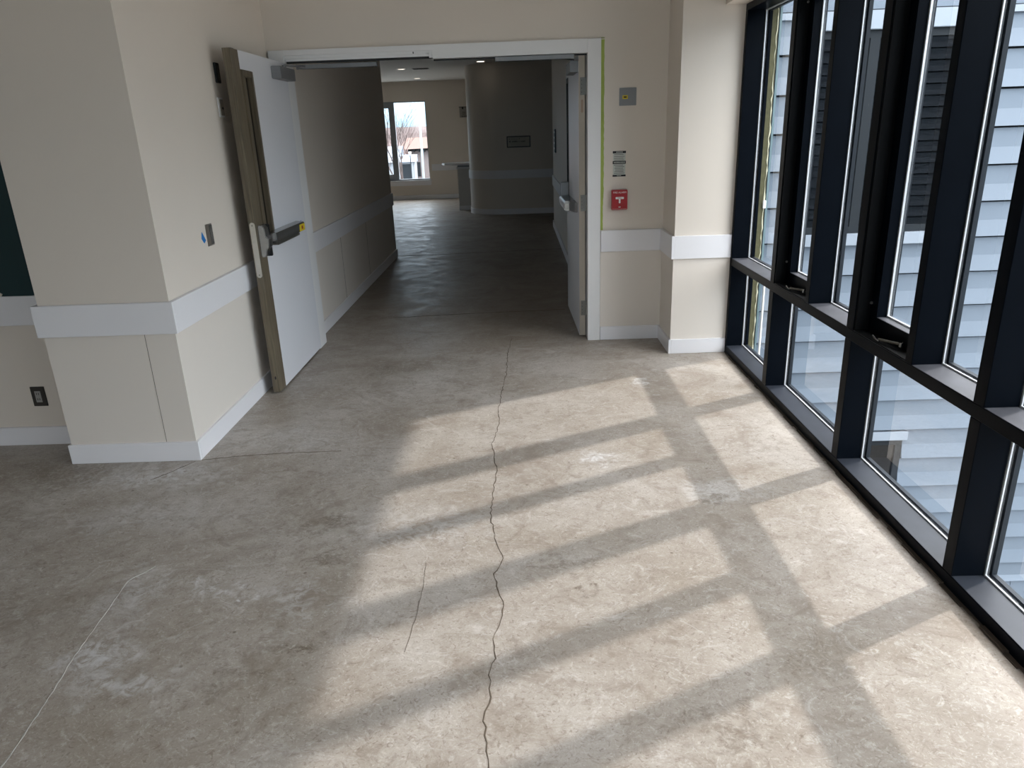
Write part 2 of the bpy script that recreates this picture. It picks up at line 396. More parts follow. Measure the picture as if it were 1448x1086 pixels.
w = MB(); w.box(.60, 1.75, YF, 5.75, 0, CEIL); w.box(XL, .60, YF, 5.75, 2.18, CEIL)
struct('wall_front', w, M['wall'], 'cream wall around and above the double doors', 'wall')
w = MB(); w.box(1.09, 1.66, 5.17, YF, 0, CEIL)
struct('wall_pilaster', w, M['wall'], 'cream pilaster between the fire alarm wall and the windows', 'wall')
w = MB(); w.box(.605, 1.66, 5.75, 12.86, 0, CEIL)
struct('wall_hall_right', w, M['wall'], 'cream wall along the right side of the hallway', 'wall')
# curved wall in the lobby
pts = [(-1.0, 19.4), (-1.0, 15.75)]
for k in range(1, 25):
    a = PI+PI/2*k/24; pts.append((-.3+.7*math.cos(a), 15.75+.7*math.sin(a)))
pts += [(6.0, 15.05), (6.0, 19.4)]
w = MB(); w.prism(pts, 'z', 0, CEIL)
struct('wall_curved', w, M['wall'], 'brown shaded wall with rounded left corner at the hallway end', 'wall', smooth=True)
def curve_band(off, z0, z1, name, mat, label, cat):
    arc = []
    R = .7+off
    arc.append((-1.0-off, 19.4)); arc.append((-1.0-off, 15.75))
    for k in range(1, 25):
        a = PI+PI/2*k/24; arc.append((-.3+R*math.cos(a), 15.75+R*math.sin(a)))
    arc.append((6.0, 15.05-off))
    inner = [(6.0, 15.049)]
    for k in range(24, -1, -1):
        a = PI+PI/2*k/24; inner.append((-.3+.699*math.cos(a), 15.75+.699*math.sin(a)))
    inner.append((-.999, 19.4))
    m = MB(); m.prism(arc+inner, 'z', z0, z1)
    return struct(name, m, mat, label, cat, smooth=True)
curve_band(.02, R0, R1, 'trim_1', M['trim'], 'chair rail wrapping the curved lobby wall', 'chair rail')
curve_band(.016, 0, BH, 'baseboard_curved', M['trim'], 'baseboard wrapping the curved lobby wall', 'baseboard')

# far wall with window opening X -5.2..-2.26, Z .46..2.38
FY = 19.4; fx0, fx1, fz0, fz1 = -5.2, -2.26, .47, 2.385
w = MB(); w.box(-7, fx0, FY, FY+.22, 0, CEIL); w.box(fx1, -.99, FY, FY+.22, 0, CEIL)
w.box(fx0, fx1, FY, FY+.22, 0, fz0); w.box(fx0, fx1, FY, FY+.22, fz1, CEIL)
struct('wall_far', w, M['wall'], 'grey shaded wall around the lobby window', 'wall')
w = MB(); w.box(-7.15, -7, -4.5, 19.6, 0, CEIL); struct('wall_west', w, M['wall'], 'outer wall on the left, outside the picture', 'wall')
w = MB(); w.box(-7, -5.8, -4.65, -4.5, 0, CEIL); w.box(1.2, 1.75, -4.65, -4.5, 0, CEIL); w.box(-5.8, -2.6, -4.65, -4.5, .7, 2.65); w.box(-5.8, 1.2, -4.65, -4.5, 0, .7); w.box(-5.8, 1.2, -4.65, -4.5, 2.65, CEIL); struct('wall_back', w, M['wall'], 'wall behind the camera', 'wall')
w = MB(); w.box(6.0, 6.15, 6.6, 19.6, 0, CEIL); struct('wall_east', w, M['wall'], 'hidden end wall of the lobby on the right', 'wall')

# ------------------------------------------------------------------ baseboards and chair rails
def run(kind, segs, label):
    m = MB()
    for (x0, x1, y0, y1) in segs:
        if kind == 'rail': m.box(x0, x1, y0, y1, R0, R1, bev=.0015, seg=1)
        else: m.box(x0, x1, y0, y1, 0, BH, bev=.002, seg=1)
    return m
T = .018
def base(side, segs, label): struct('baseboard_'+side, run('base', segs, label), M['trim'], label, 'baseboard')
def rail(n, segs, label): struct('trim_%d' % n, run('rail', segs, label), M['trim'], label, 'chair rail')
base('left', [(-2.41-T, XL+T, 3.52-T, 3.52), (XL, XL+T, 3.52, YF-.02), (-2.41-T, -2.41, 3.52, 3.80)], 'white baseboard around the column and along the left wall')
rail(2, [(-2.41-T-.006, XL+T+.006, 3.52-T-.006, 3.52), (XL, XL+T+.006, 3.52, YF-.02), (-2.41-T-.006, -2.41, 3.52, 3.80)], 'white chair rail wrapping the column and left wall')
base('recess', [(-7, -2.41-T, 3.80-T, 3.80)], 'shaded baseboard in the recess left of the column')
rail(3, [(-7, -2.41-T, 3.80-T, 3.80)], 'shaded chair rail in the recess under the teal paint')
base('hall_left', [(-1.72, -1.72+T, 5.80, 10.10+T), (-3.2, -1.72, 10.10, 10.10+T)], 'baseboard along the left hallway wall')
rail(4, [(-1.72, -1.72+T, 5.80, 10.10+T), (-3.2, -1.72, 10.10, 10.10+T)], 'chair rail along the left hallway wall')
base('hall_right', [(.605-T, .605, 5.80, 12.86+T), (.605, 1.6, 12.86, 12.86+T)], 'baseboard along the right hallway wall')
rail(5, [(.605-T, .605, 5.80, 12.86+T), (.605, 1.6, 12.86, 12.86+T)], 'chair rail along the right hallway wall')
base('right', [(.615, 1.09, YF-T, YF), (1.09-T, 1.09, 5.17-T, YF-T), (1.09, XW-.002, 5.17-T, 5.17)], 'white baseboard under the fire alarm and around the pilaster')
rail(6, [(.617, 1.09, YF-T-.004, YF), (1.09-T-.004, 1.09, 5.17-T-.004, YF-T), (1.09, XW-.002, 5.17-T-.004, 5.17)], 'white chair rail under the fire alarm and around the pilaster')
base('far', [(-7, -1.0, FY-T, FY)], 'baseboard under the lobby window')
rail(7, [(fx1+.06, -1.0, FY-T, FY)], 'chair rail right of the lobby window')
# wainscot panels: slightly paler board between base and rail, with butt seams
def wains(n, boxes, seams, label):
    m = MB()
    for b_ in boxes: m.box(*b_, BH-.001, R0+.001)
    o = struct('trim_%d' % n, m, M['wains'], label, 'wainscot')
    for s_ in seams:
        mm = MB(); mm.box(*s_, BH+.001, R0-.001); mm.build('panel_seam', M['crack'], o)
wains(8, [(-2.41-.004, XL+.004, 3.516, 3.52), (XL, XL+.004, 3.52, YF-.02)], [(-1.9045, -1.9025, 3.5150, 3.5162)], 'cream wainscot panel below the rail on the column')
wains(9, [(.617, 1.09, YF-.004, YF), (1.086, 1.09, 5.17, YF-.004), (1.086, XW-.002, 5.166, 5.17)], [], 'cream wainscot panel below the rail by the fire alarm')
wains(10, [(-1.72, -1.716, 5.8, 10.1)], [(-1.7162, -1.7145, 7.0, 7.003), (-1.7162, -1.7145, 8.22, 8.223)], 'cream wainscot panel along the left hallway')

# ------------------------------------------------------------------ door frame
df = thing('trim_11', (-.55, YF, 0), 'white steel frame of the double doors with stepped head', 'door frame', kind='structure')
m = MB(); m.box(.517, .613, YF-.018, 5.78, 0, 2.19, bev=.002, seg=1); m.build('jamb', M['casing'], df)
m = MB(); m.box(-1.735, -1.625, YF-.018, 5.78, 0, 2.19, bev=.002, seg=1); m.build('jamb', M['casing'], df)
m = MB()
m.box(-.575, .517, YF-.018, 5.78, 2.10, 2.19)
m.box(-1.625, -.575, YF-.018, 5.78, 2.155, 2.19)
m.box(-1.625, -.60, YF-.004, 5.78, 2.135, 2.156)
m.box(-1.625, -.60, YF+.012, 5.78, 2.118, 2.136)
m.box(-.60, -.575, YF-.012, 5.78, 2.108, 2.156)
m.build('head', M['casing'], df)
m = MB(); m.box(-1.62, -.575, YF+.012, YF+.045, 2.105, 2.118); m.box(-.575, .515, YF+.04, YF+.06, 2.090, 2.10); m.build('smoke_seal', M['blk'], df)
m = MB(); m.box(-.715, -.708, YF-.0055, YF-.004, 2.137, 2.150); m.build('strike', M['blk'], df)

# closer tracks on the frame head
def track(x0, x1, label, z=2.075, y=5.665):
    t = thing('door_closer_track', ((x0+x1)/2, y, z), label, 'door closer track', group=None)
    m = MB(); m.box(x0, x1, y-.02, y+.02, z, z+.028, bev=.002); m.box(x0-.004, x0, y-.021, y+.021, z-.002, z+.030); m.box(x1, x1+.004, y-.021, y+.021, z-.002, z+.030)
    m.build('channel', M['alum'], t)
    m = MB(); m.box(x0+.02, x1-.02, y-.006, y+.006, z-.0015, z+.001); m.build('slot', M['blk'], t)
    return t
track(-1.56, -.99, 'grey closer track under the head above the left door', z=2.071)
track(-.13, .42, 'grey closer track under the head above the right door', z=2.068, y=5.62)

# ------------------------------------------------------------------ left leaf (opens into the room, nearly flat to the wall)
d1 = thing('door_1', (-1.645, YF, 0), 'open white left door leaf with wood edge and push bar', 'door', kind='structure')
xa, xb = -1.669, -1.623     # back face / front face
y0, y1 = 4.53, 5.597; zb, zt = .012, 2.105
ye = 4.655
m = MB(); m.box(xa, xb, 4.855, y1, zb, zt); m.box(xa, xb, ye, 4.855, zb, .965); m.box(xa, xb, ye, 4.855, 2.0, zt)
m.build('leaf', M['doorwhite'], d1)
m = MB(); m.box(xa, xb, y0, ye, zb, zt, bev=.0015, seg=1)
st = m.build('wood_stile', M['wood'], d1)
m = MB(); m.prism([(-1.648, .105), (-1.643, .098), (-1.638, .105), (-1.638, .117), (-1.643, .124), (-1.648, .117)], 'y', y0-.0012, y0+.001); m.build('bolt_hole', M['blk'], d1)
m = MB(); m.box(-1.640, -1.626, 4.56, 4.60, zt, zt+.003); m.build('top_strike', M['hinge'], d1)
# vision lite
m = MB()
for (a, b_, c, d) in ((ye, ye+.012, .965, 2.0), (4.822, 4.855, .965, 2.0), (ye+.012, 4.822, .965, 1.0), (ye+.012, 4.822, 1.962, 2.0)):
    m.box(xa-.004, xb+.006, a, b_, c, d, bev=.003)
m.box(xa, xb-.006, ye+.012, ye+.085, 1.0, 1.962)
lf = m.build('lite_frame', M['wood'], d1)
m = MB(); m.box(-1.652, -1.646, ye+.085, 4.822, 1.0, 1.962); m.build('lite_glass', M['glassdoor'], lf)
m = MB(); m.box(-1.645, -1.630, ye+.085, ye+.097, 1.0, 1.962); m.build('lite_gasket', M['blk'], lf)
# lock edge plate, rounded ends
pl = [(-1.646+.0165*math.cos(a), .795+.0165*math.sin(a)) for a in [PI+PI*k/10 for k in range(11)]]+[(-1.646+.0165*math.cos(a), 1.105+.0165*math.sin(a)) for a in [PI*k/10 for k in range(11)]]
m = MB(); m.prism(pl, 'y', y0-.0025, y0); ep = m.build('edge_plate', pmat('worn_silver_plate', (.55, .52, .46), .45, metal=.4, var=.1, vscale=60), d1)
m = MB()
for z_ in (.797, 1.103): m.prism([(-1.646+.004*math.cos(a), z_+.004*math.sin(a)) for a in [2*PI*k/8 for k in range(8)]], 'y', y0-.0035, y0-.0024)
m.build('screw', M['steeldark'], ep)
# exit device
ed = MB()
ed.prism([(-1.622, .905), (-1.600, .905), (-1.590, .915), (-1.578, .955), (-1.566, .965), (-1.562, 1.02), (-1.578, 1.03), (-1.582, 1.085), (-1.594, 1.10), (-1.622, 1.10)], 'y', 4.545, 4.625, bev=.004)
case = ed.build('exit_device_case', M['steel'], d1, smooth=True)
m = MB(); m.box(-1.622, -1.578, 4.625, 4.645, .90, 1.10, bev=.004); m.build('case_cover', M['blk'], case)
m = MB(); m.box(-1.616, -1.575, 4.63, 4.73, .985, 1.035, bev=.004); m.build('bar_neck', M['steel'], d1, smooth=True)
m = MB(); m.prism([(-1.622, .968), (-1.574, .968), (-1.562, .974), (-1.560, 1.02), (-1.566, 1.032), (-1.622, 1.038)], 'y', 4.70, 5.35, bev=.002)
pb = m.build('push_bar', M['steel'], d1, smooth=True)
m = MB(); m.box(-1.6195, -1.5585, 4.72, 5.20, .955, .972, bev=.002); m.build('touch_pad', M['steeldark'], pb)
m = MB(); m.box(-1.5606, -1.5590, 5.22, 5.345, .975, 1.022); yl = m.build('warning_sticker', M['yellow'], pb); 
m = MB(); m.box(-1.5592, -1.5585, 5.265, 5.30, .988, 1.010); m.build('sticker_mark', M['red'], yl)
m = MB(); m.prism([(5.475+.022*math.cos(a), 1.0+.026*math.sin(a)) for a in [2*PI*k/16 for k in range(16)]], 'x', xb, xb+.001); m.build('oval_sticker', M['blueink'], d1)
# closer body with arm
m = MB(); m.box(xb, -1.558, 5.24, 5.575, 1.985, 2.062, bev=.003); cb = m.build('closer_body', M['alum'], d1)
m = MB(); m.tube([(-1.59, 5.44, 2.062), (-1.59, 5.44, 2.082)], .014, 12); m.tube([(-1.59, 5.44, 2.081), (-1.50, 5.655, 2.083)], .007, 8); m.build('closer_arm', M['alum'], cb, smooth=True)
for z_ in (.24, 1.06, 1.89):
    m = MB(); m.tube([(-1.676, 5.595, z_-.055), (-1.676, 5.595, z_+.055)], .0065, 10); m.build('hinge', M['hinge'], d1, smooth=True)

# ------------------------------------------------------------------ right leaf (opens into the hallway)
d2 = thing('door_2', (.462, 5.70, 0), 'open white right door leaf seen edge-on with three hinges', 'door', kind='structure')
def D2(): return MB()
X0, Y0 = .462, 5.70       # near corner of the corridor face
m = MB(); m.box(X0, X0+.046, Y0+.004, Y0+.845, zb, zt); m.box(X0, X0+.046, Y0+.845, Y0+1.02, zb, .965); m.box(X0, X0+.046, Y0+.845, Y0+1.02, 2.0, zt); m.box(X0, X0+.046, Y0+1.0, Y0+1.06, zb, zt)
m.build('leaf', M['doorwhite'], d2)
m = MB(); m.box(X0+.001, X0+.046, Y0, Y0+.004, zb, zt); m.build('hinge_edge', M['dooredge'], d2)
m = MB()
for (a, b_, c, d) in ((.845, .86, .965, 2.0), (.985, 1.0, .965, 2.0), (.86, .985, .965, 1.0), (.86, .985, 1.962, 2.0)):
    m.box(X0-.004, X0+.05, Y0+a, Y0+b_, c, d)
lf = m.build('lite_frame', M['blk'], d2)
m = MB(); m.box(X0+.02, X0+.026, Y0+.86, Y0+.985, 1.0, 1.962); m.build('lite_glass', M['glassdoor'], lf)
for z_ in (1.888, 1.058, .238):
    m = MB(); m.box(X0+.011, X0+.054, Y0-.003, Y0, z_-.06, z_+.06); h = m.build('hinge', M['hinge'], d2)
    m = MB()
    for dz in (-.04, -.013, .013, .04): m.prism([(X0+.022+.003*math.cos(a), z_+dz+.003*math.sin(a)) for a in [2*PI*k/8 for k in range(8)]], 'y', Y0-.0036, Y0-.003)
    m.build('screw', M['blk'], h)
pl = [(X0+.025+.008*math.cos(a), 1.715+.008*math.sin(a)) for a in [PI+PI*k/8 for k in range(9)]]+[(X0+.025+.008*math.cos(a), 1.79+.008*math.sin(a)) for a in [PI*k/8 for k in range(9)]]
m = MB(); m.prism(pl, 'y', Y0-.001, Y0); m.build('fire_rating_label', M['tan'], d2)
m = MB(); m.box(X0-.060, X0, Y0+.02, Y0+.36, 1.985, 2.062, bev=.003); cb = m.build('closer_body', M['alum'], d2)
m = MB(); m.tube([(X0-.03, Y0+.15, 2.061), (X0-.03, Y0+.15, 2.083)], .014, 12); m.tube([(X0-.03, Y0+.15, 2.082), (X0-.18, Y0-.06, 2.083)], .007, 8); m.build('closer_arm', M['alum'], cb, smooth=True)
m = MB(); m.prism([(Y0+.85, 1.0), (Y0+.85, 1.16), (Y0+.93, 1.16), (Y0+.93, 1.0)], 'x', X0-.07, X0, bev=.006); m.build('exit_device_case', M['alum'], d2)
m = MB(); m.prism([(X0, .972), (X0-.078, .972), (X0-.086, .98), (X0-.088, 1.03), (X0-.08, 1.048), (X0, 1.055)], 'y', Y0+.30, Y0+.85, bev=.003)
pb = m.build('push_bar', M['steel'], d2, smooth=True)
m = MB(); m.prism([(X0, Y0+.12), (X0-.02, Y0+.13), (X0-.05, Y0+.30), (X0, Y0+.30)], 'z', .975, 1.052, bev=.003); m.build('bar_end_cap', M['alum'], pb)
m = MB(); m.box(X0-.082, X0-.052, Y0+.297, Y0+.2995, .985, 1.035); m.build('white_sticker', M['white'], pb)
d2.rotation_euler = (0, 0, math.radians(1.2))

# ------------------------------------------------------------------ curtain wall window_1
XG = 1.615   # glass
win = thing('window_1', (XW, 1.0, 0), 'floor to ceiling black framed window wall with narrow panes', 'window', kind='structure')
YE = 5.168
zs, zr0, zr1, zh = .055, .645, .695, 2.27
lowM = [(4.241, 4.309), (3.183, 3.247), (2.209, 2.267)]
upM = [(4.245, 4.309), (3.708, 3.758), (3.178, 3.247), (2.665, 2.715), (2.207, 2.267)]
# the same rhythm continues behind the camera
yy = 2.207
k = 0
for i in range(6):
    c = 1.2-1.0*i
    lowM.append((c-.03, c+.03)); upM.append((c-.03, c+.03))
    upM.append((c+.46, c+.51))
XO = 1.645
def mull(m, a, b_, z0, z1):
    m.box(XW, XG-.012, a, b_, z0, z1, bev=.002, seg=1)
ysouth = -4.4
m = MB(); m.box(XW, XG-.012, ysouth, YE, .0, zs, bev=.002, seg=1); sl = m.build('sill', M['black'], win)
m = MB(); m.box(XW+.003, XG-.0135, ysouth, YE, zs, zs+.0012); tag(m.build('sill_ledge', M['dustlow'], sl), 'dusty top of the black sill')
m = MB(); m.box(XW, XG-.012, ysouth, YE, zr0, zr1, bev=.002, seg=1); rl = m.build('rail', M['black'], win)
m = MB(); m.box(XW+.003, XG-.0135, ysouth, YE, zr1, zr1+.0012); tag(m.build('rail_ledge', M['dust'], rl), 'dusty grey ledge on top of the rail')
m = MB(); m.box(XW, XG-.012, ysouth, YE, zh, 2.31, bev=.002, seg=1); m.build('head', M['black'], win)
m = MB(); m.box(XG+.012, XO, ysouth, YE, .0, zs+.01); m.box(XG+.012, XO, ysouth, YE, zr0-.005, zr1+.01); m.box(XG+.012, XO, ysouth, YE, zh-.01, 2.31)
m.build('outer_cap', M['grey_cap'], win)
m = MB(); mull(m, 5.125, YE, zs, zh); m.box(XG+.012, XO, 5.11, YE, zs, zh); m.build('jamb', M['black'], win)
def mullion(a, b_, z0, z1):
    m = MB(); mull(m, a, b_, z0, z1); o = m.build('mullion', M['black'], win)
    m = MB(); m.box(XG+.012, XO, a-.008, b_+.008, z0, z1); m.build('outer_cap', M['grey_cap'], o)
for a, b_ in lowM:
    if a > -.5: mullion(a, b_, zs, zr0)
for a, b_ in upM:
    if a > -.5: mullion(a, b_, zr1, zh)
rest = MB()
for a, b_ in lowM:
    if a <= -.5: mull(rest, a, b_, zs, zr0)
for a, b_ in upM:
    if a <= -.5: mull(rest, a, b_, zr1, zh)
rest.build('mullion', M['black'], win)
def pane(ya, yb, za, zb_, x=XG, parent=win):
    m = MB(); m.box(x-.004, x+.004, ya+.001, yb-.001, za+.001, zb_-.001)
    p = m.build('pane', M['glass'], parent)
    m = MB(); t = .0075
    for (a, b_, c, d) in ((ya, ya+t, za, zb_), (yb-t, yb, za, zb_), (ya+t, yb-t, za, za+t), (ya+t, yb-t, zb_-t, zb_)):
        m.box(x-.010, x-.0045, a, b_, c, d)
    m.build('glazing_spacer', M['gasket'], p)
lo = sorted(lowM, reverse=True); prev = 5.125
for a, b_ in lo:
    if a > -4.4: pane(b_, prev, zs, zr0); prev = a
pane(ysouth, prev, zs, zr0)
up = sorted(upM, reverse=True); prev = 5.125; vents = [(3.758, 4.245), (2.715, 3.178)]
for a, b_ in up:
    isv = any(abs(b_-v[0]) < .01 for v in vents)
    if not isv: pane(b_, prev, zr1, zh)
    prev = a
pane(ysouth, prev, zr1, zh)
for i, (a, b_) in enumerate(vents):
    m = MB(); xs0, xs1 = XG-.060, XG-.005; sw = .068
    m.box(xs0, xs1, a, a+.028, zr1, zh); m.box(xs0, xs1, b_-sw, b_, zr1, zh)
    m.box(xs0, xs1, a+.028, b_-sw, zr1, zr1+.075); m.box(xs0, xs1, a+.028, b_-sw, zh-.075, zh)
    s_ = m.build('vent_sash', M['black'], win)
    m = MB(); m.box(xs0+.002, XG-.0185, a+.028, b_-sw, zr1+.075, zr1+.0765); m.build('sash_ledge', M['dust'], s_)
    # pocket of the fixed frame behind: matt black inner channel
    m = MB(); m.box(XW+.004, xs0-.004, b_-.012, b_-.0005, zr1+.001, zh-.001); m.box(XW+.004, xs0-.004, a+.0005, b_-.012, zr1+.0005, zr1+.006)
    m.build('vent_pocket', M['blackin'], s_)
    m = MB(); t = .009; g0, g1, h0, h1 = a+.028, b_-sw, zr1+.075, zh-.075
    m.box(XG-.009, XG-.001, g0, g1, h0, h1); p = m.build('pane', M['glass'], s_)
    m = MB()
    for (q, r_, c, d) in ((g0, g0+t, h0, h1), (g1-t, g1, h0, h1), (g0+t, g1-t, h0, h0+t), (g0+t, g1-t, h1-t, h1)):
        m.box(XG-.018, XG-.0095, q, r_, c, d)
    m.build('glazing_spacer', M['gasket'], p)
    m = MB(); m.box(XG-.005, XO, a, b_, zr1, zr1+.02); m.box(XG-.001, XO-.02, b_-sw, b_, zr1+.02, zh); m.box(XG-.001, XO-.02, a, a+.028, zr1+.02, zh); m.build('outer_cap', M['grey_cap'], s_)
    # stay arm and keeper in the bottom of the pocket
    yc = (a+b_)/2
    m = MB(); m.tube([(XW+.015, yc+.02, zr1+.018), (XW+.045, yc-.10, zr1+.030)], .006, 8); m.build('stay_arm', M['steeldark'], s_, smooth=True)
    m = MB(); m.tube([(XW+.012, yc+.07, zr1+.022), (XW+.010, yc+.035, zr1+.014), (XW+.013, yc+.01, zr1+.012)], .004, 8); m.tube([(XW+.046, yc-.10, zr1+.018), (XW+.046, yc-.10, zr1+.036)], .008, 10); m.build('stay_pivot', M['steel'], s_, smooth=True)
    m = MB(); m.tube([(XW+.06, b_-.018, zr1+.13), (XW+.06, b_-.011, zr1+.13)], .007, 8); m.tube([(XW+.075, b_-.018, zr1+.085), (XW+.075, b_-.011, zr1+.085)], .006, 8); m.tube([(XW+.05, b_-.018, 2.18), (XW+.05, b_-.011, 2.18)], .006, 8)
    m.build('screw', M['hinge'], s_)
# little scratches left on one pane
m = MB(); m.box(XG-.0055, XG-.0045, 3.30, 3.42, .60, .603); m.build('tape_residue', M['white'], win)

# bulkhead over the windows
w = MB(); w.box(1.36, 1.75, -4.5, 5.17, 2.312, CEIL)
struct('trim_12', w, M['wall'], 'cream boxed bulkhead above the window wall', 'bulkhead')

# ------------------------------------------------------------------ lobby window
w2 = thing('window_2', (-3.7, FY, fz0), 'bright lobby window looking out to houses and bare trees', 'window', kind='structure')
m = MB()
m.box(-3.20, -3.06, FY+.05, FY+.12, fz0+.04, fz1-.02)
m.box(fx0, fx1, FY+.05, FY+.12, fz0, fz0+.045); m.box(fx0, fx1, FY+.05, FY+.12, fz1-.025, fz1); m.box(fx1-.02, fx1, FY+.05, FY+.12, fz0, fz1); m.box(fx0, fx0+.03, FY+.05, FY+.12, fz0, fz1)
m.box(-4.14, -3.97, FY+.05, FY+.12, fz0, fz1)
m.box(-3.97, -3.20, FY+.05, FY+.12, fz1-.15, fz1-.02); m.box(-3.97, -3.20, FY+.05, FY+.12, fz0+.02, fz0+.17)
m.build('window_frame', pmat('grey_lobby_frame', (.30, .32, .34), .4), w2)
m = MB(); m.box(-3.06, fx1-.02, FY+.08, FY+.088, fz0+.045, fz1-.025); m.build('pane', M['glassfar'], w2)
m = MB(); m.box(-3.97, -3.20, FY+.08, FY+.088, fz0+.17, fz1-.15); m.build('pane', M['glassfar'], w2)
m = MB(); m.box(fx0+.03, -4.14, FY+.08, FY+.088, fz0+.045, fz1-.025); m.build('pane', M['glassfar'], w2)
m = MB(); m.box(fx0-.05, fx1+.04, FY-.035, FY+.05, fz0-.02, fz0+.003, bev=.003); m.build('window_sill', M['counter'], w2)
m = MB(); m.box(fx0-.03, fx1+.02, FY-.018, FY, fz0-.12, fz0-.02); m.build('apron', M['trim'], w2)

w5 = thing('window_5', (-.7, -4.5, .7), 'added unseen fill light window behind the camera', 'window', kind='structure')  # added opening, brings daylight onto the shaded surfaces
m = MB()
for x_ in (-2.6, -1.3, 0, 1.14): m.box(x_, x_+.06, -4.62, -4.53, .7, 2.65)
m.box(-2.6, 1.2, -4.62, -4.53, .7, .76); m.box(-2.6, 1.2, -4.62, -4.53, 2.59, 2.65)
m.build('window_frame', M['black'], w5)

# ------------------------------------------------------------------ small things on the walls
t = thing('fire_alarm_pull_station', (.752, YF, 1.085), 'red fire alarm pull box with white T handle', 'fire alarm')
m = MB(); m.box(.694, .811, YF-.045, YF, 1.012, 1.158, bev=.004); m.build('housing', M['red'], t)
m = MB(); m.box(.722, .783, YF-.052, YF-.045, 1.092, 1.107, bev=.002); m.box(.746, .758, YF-.052, YF-.045, 1.062, 1.094, bev=.002); h = m.build('pull_handle', M['white'], t)
m = MB(); add_text(m, 'PULL', .0135, face_y(.7525, YF-.0522, 1.0995)); m.build('handle_lettering', M['red'], h)
m = MB(); add_text(m, 'FIRE ALARM', .0185, face_y(.7525, YF-.0453, 1.139)); m.build('lettering', M['white'], t)
m = MB(); m.box(.745, .760, YF-.047, YF-.045, 1.031, 1.037); m.box(.700, .806, YF-.0462, YF-.045, 1.018, 1.0195); m.build('lock_mark', M['paper'], t)

t = thing('wall_notice', (.751, YF, 1.34), 'small black and white printed notice above the fire alarm', 'notice')
m = MB(); m.box(.706, .797, YF-.002, YF, 1.253, 1.430); m.build('paper', M['paper'], t)
m = MB(); m.box(.703, .800, YF-.003, YF-.002, 1.416, 1.432); B1 = m.build('printed_band', M['blk'], t)
m = MB(); m.box(.703, .800, YF-.003, YF-.002, 1.341, 1.362); B2 = m.build('printed_band', M['blk'], t)
m = MB(); m.box(.703, .800, YF-.003, YF-.002, 1.251, 1.264); B3 = m.build('printed_band', M['blk'], t)
m = MB()
for i in range(4): m.box(.711+random.uniform(0, .004), .791-random.uniform(0, .012), YF-.0026, YF-.002, 1.404-i*.0125, 1.4085-i*.0125)
for i in range(6): m.box(.711+random.uniform(0, .012), .791-random.uniform(0, .012), YF-.0026, YF-.002, 1.330-i*.0115, 1.3345-i*.0115)
m.build('printed_lines', pmat('faded_print', (.16, .16, .15), .6), t)
m = MB()
for i in range(9): m.box(.728+i*.0055, .7315+i*.0055, YF-.0036, YF-.003, 1.4205, 1.4275)
m.build('heading_marks', M['paper'], B1); m = MB()
for i in range(13): m.box(.711+i*.0065, .715+i*.0065, YF-.0036, YF-.003, 1.347, 1.3555)
m.build('heading_marks', M['paper'], B2); m = MB()
for i in range(6): m.box(.735+i*.0055, .7385+i*.0055, YF-.0036, YF-.003, 1.2545, 1.2605)
m.build('heading_marks', M['paper'], B3)

t = thing('blank_wall_plate', (.808, YF, 1.80), 'grey square blank plate with yellow label high on wall', 'wall plate')
m = MB(); m.box(.745, .868, YF-.006, YF, 1.742, 1.862, bev=.002); m.build('plate', M['plate'], t)
m = MB(); m.box(.768, .806, YF-.0072, YF-.006, 1.787, 1.812); y_ = m.build('yellow_label', M['yellow'], t)
m = MB(); m.box(.777, .797, YF-.0078, YF-.0072, 1.795, 1.804); m.build('label_print', M['signdark'], y_)

# green tape along the casing
b = bmesh.new(); rows = []
z = .862
while z < 2.195:
    l0 = .612+random.uniform(0, .003)-(.004 if 1.1 < z < 1.6 else 0); r0 = .637+random.uniform(-.0015, .002)-(.004 if z < 1.1 else 0)
    rows.append([b.verts.new((l0, YF-.0008, z)), b.verts.new((l0, YF-.0016, z)), b.verts.new((r0, YF-.0016, z)), b.verts.new((r0, YF-.0008, z))]); z += .022
for i in range(len(rows)-1):
    for k in range(4): b.faces.new((rows[i][k], rows[i][(k+1) % 4], rows[i+1][(k+1) % 4], rows[i+1][k]))
b.faces.new(rows[0]); b.faces.new(list(reversed(rows[-1]))); bmesh.ops.recalc_face_normals(b, faces=b.faces)
m = MB(); m._add(b); m.box(.6135, .636, YF-.0195, YF-.0008, 2.190, 2.1925)
tag(m.build('masking_tape', M['green']), 'long strip of lime green masking tape beside the door casing', 'tape')

# left wall: switch opening, blue tape, two plates behind the door
t = thing('wall_switch', (XL, 4.125, 1.105), 'narrow dark steel switch plate on the cream left wall', 'light switch')
m = MB(); m.box(XL, XL+.004, 4.088, 4.172, 1.045, 1.165, bev=.001); m.build('plate', pmat('brownish_steel', (.24, .21, .18), .4, metal=.5), t)
m = MB(); m.box(XL+.004, XL+.007, 4.130, 4.168, 1.052, 1.158, bev=.001); m.build('rocker', M['steel'], t)
m = MB(); m.prism([(4.033, 1.132), (4.070, 1.083), (4.043, 1.070), (4.018, 1.098)], 'x', XL, XL+.002)
tag(m.build('tape_scrap', M['blue']), 'scrap of bright blue tape beside the steel switch plate', 'tape')
t = thing('wall_vent', (XL, 4.66, 1.98), 'black plate high on the wall behind the open door', 'wall plate')
m = MB(); m.box(XL, XL+.012, 4.575, 4.635, 1.925, 2.035, bev=.002); m.build('housing', M['blk'], t)
m = MB(); m.box(XL+.012, XL+.014, 4.59, 4.62, 1.94, 2.02); m.build('face', M['signdark'], t)
t = thing('door_holder', (XL, 4.64, 1.79), 'pale steel magnetic holder plate lower behind the open door', 'door holder')
m = MB(); m.box(XL, XL+.006, 4.550, 4.625, 1.735, 1.845, bev=.002); m.build('plate', M['casing'], t)
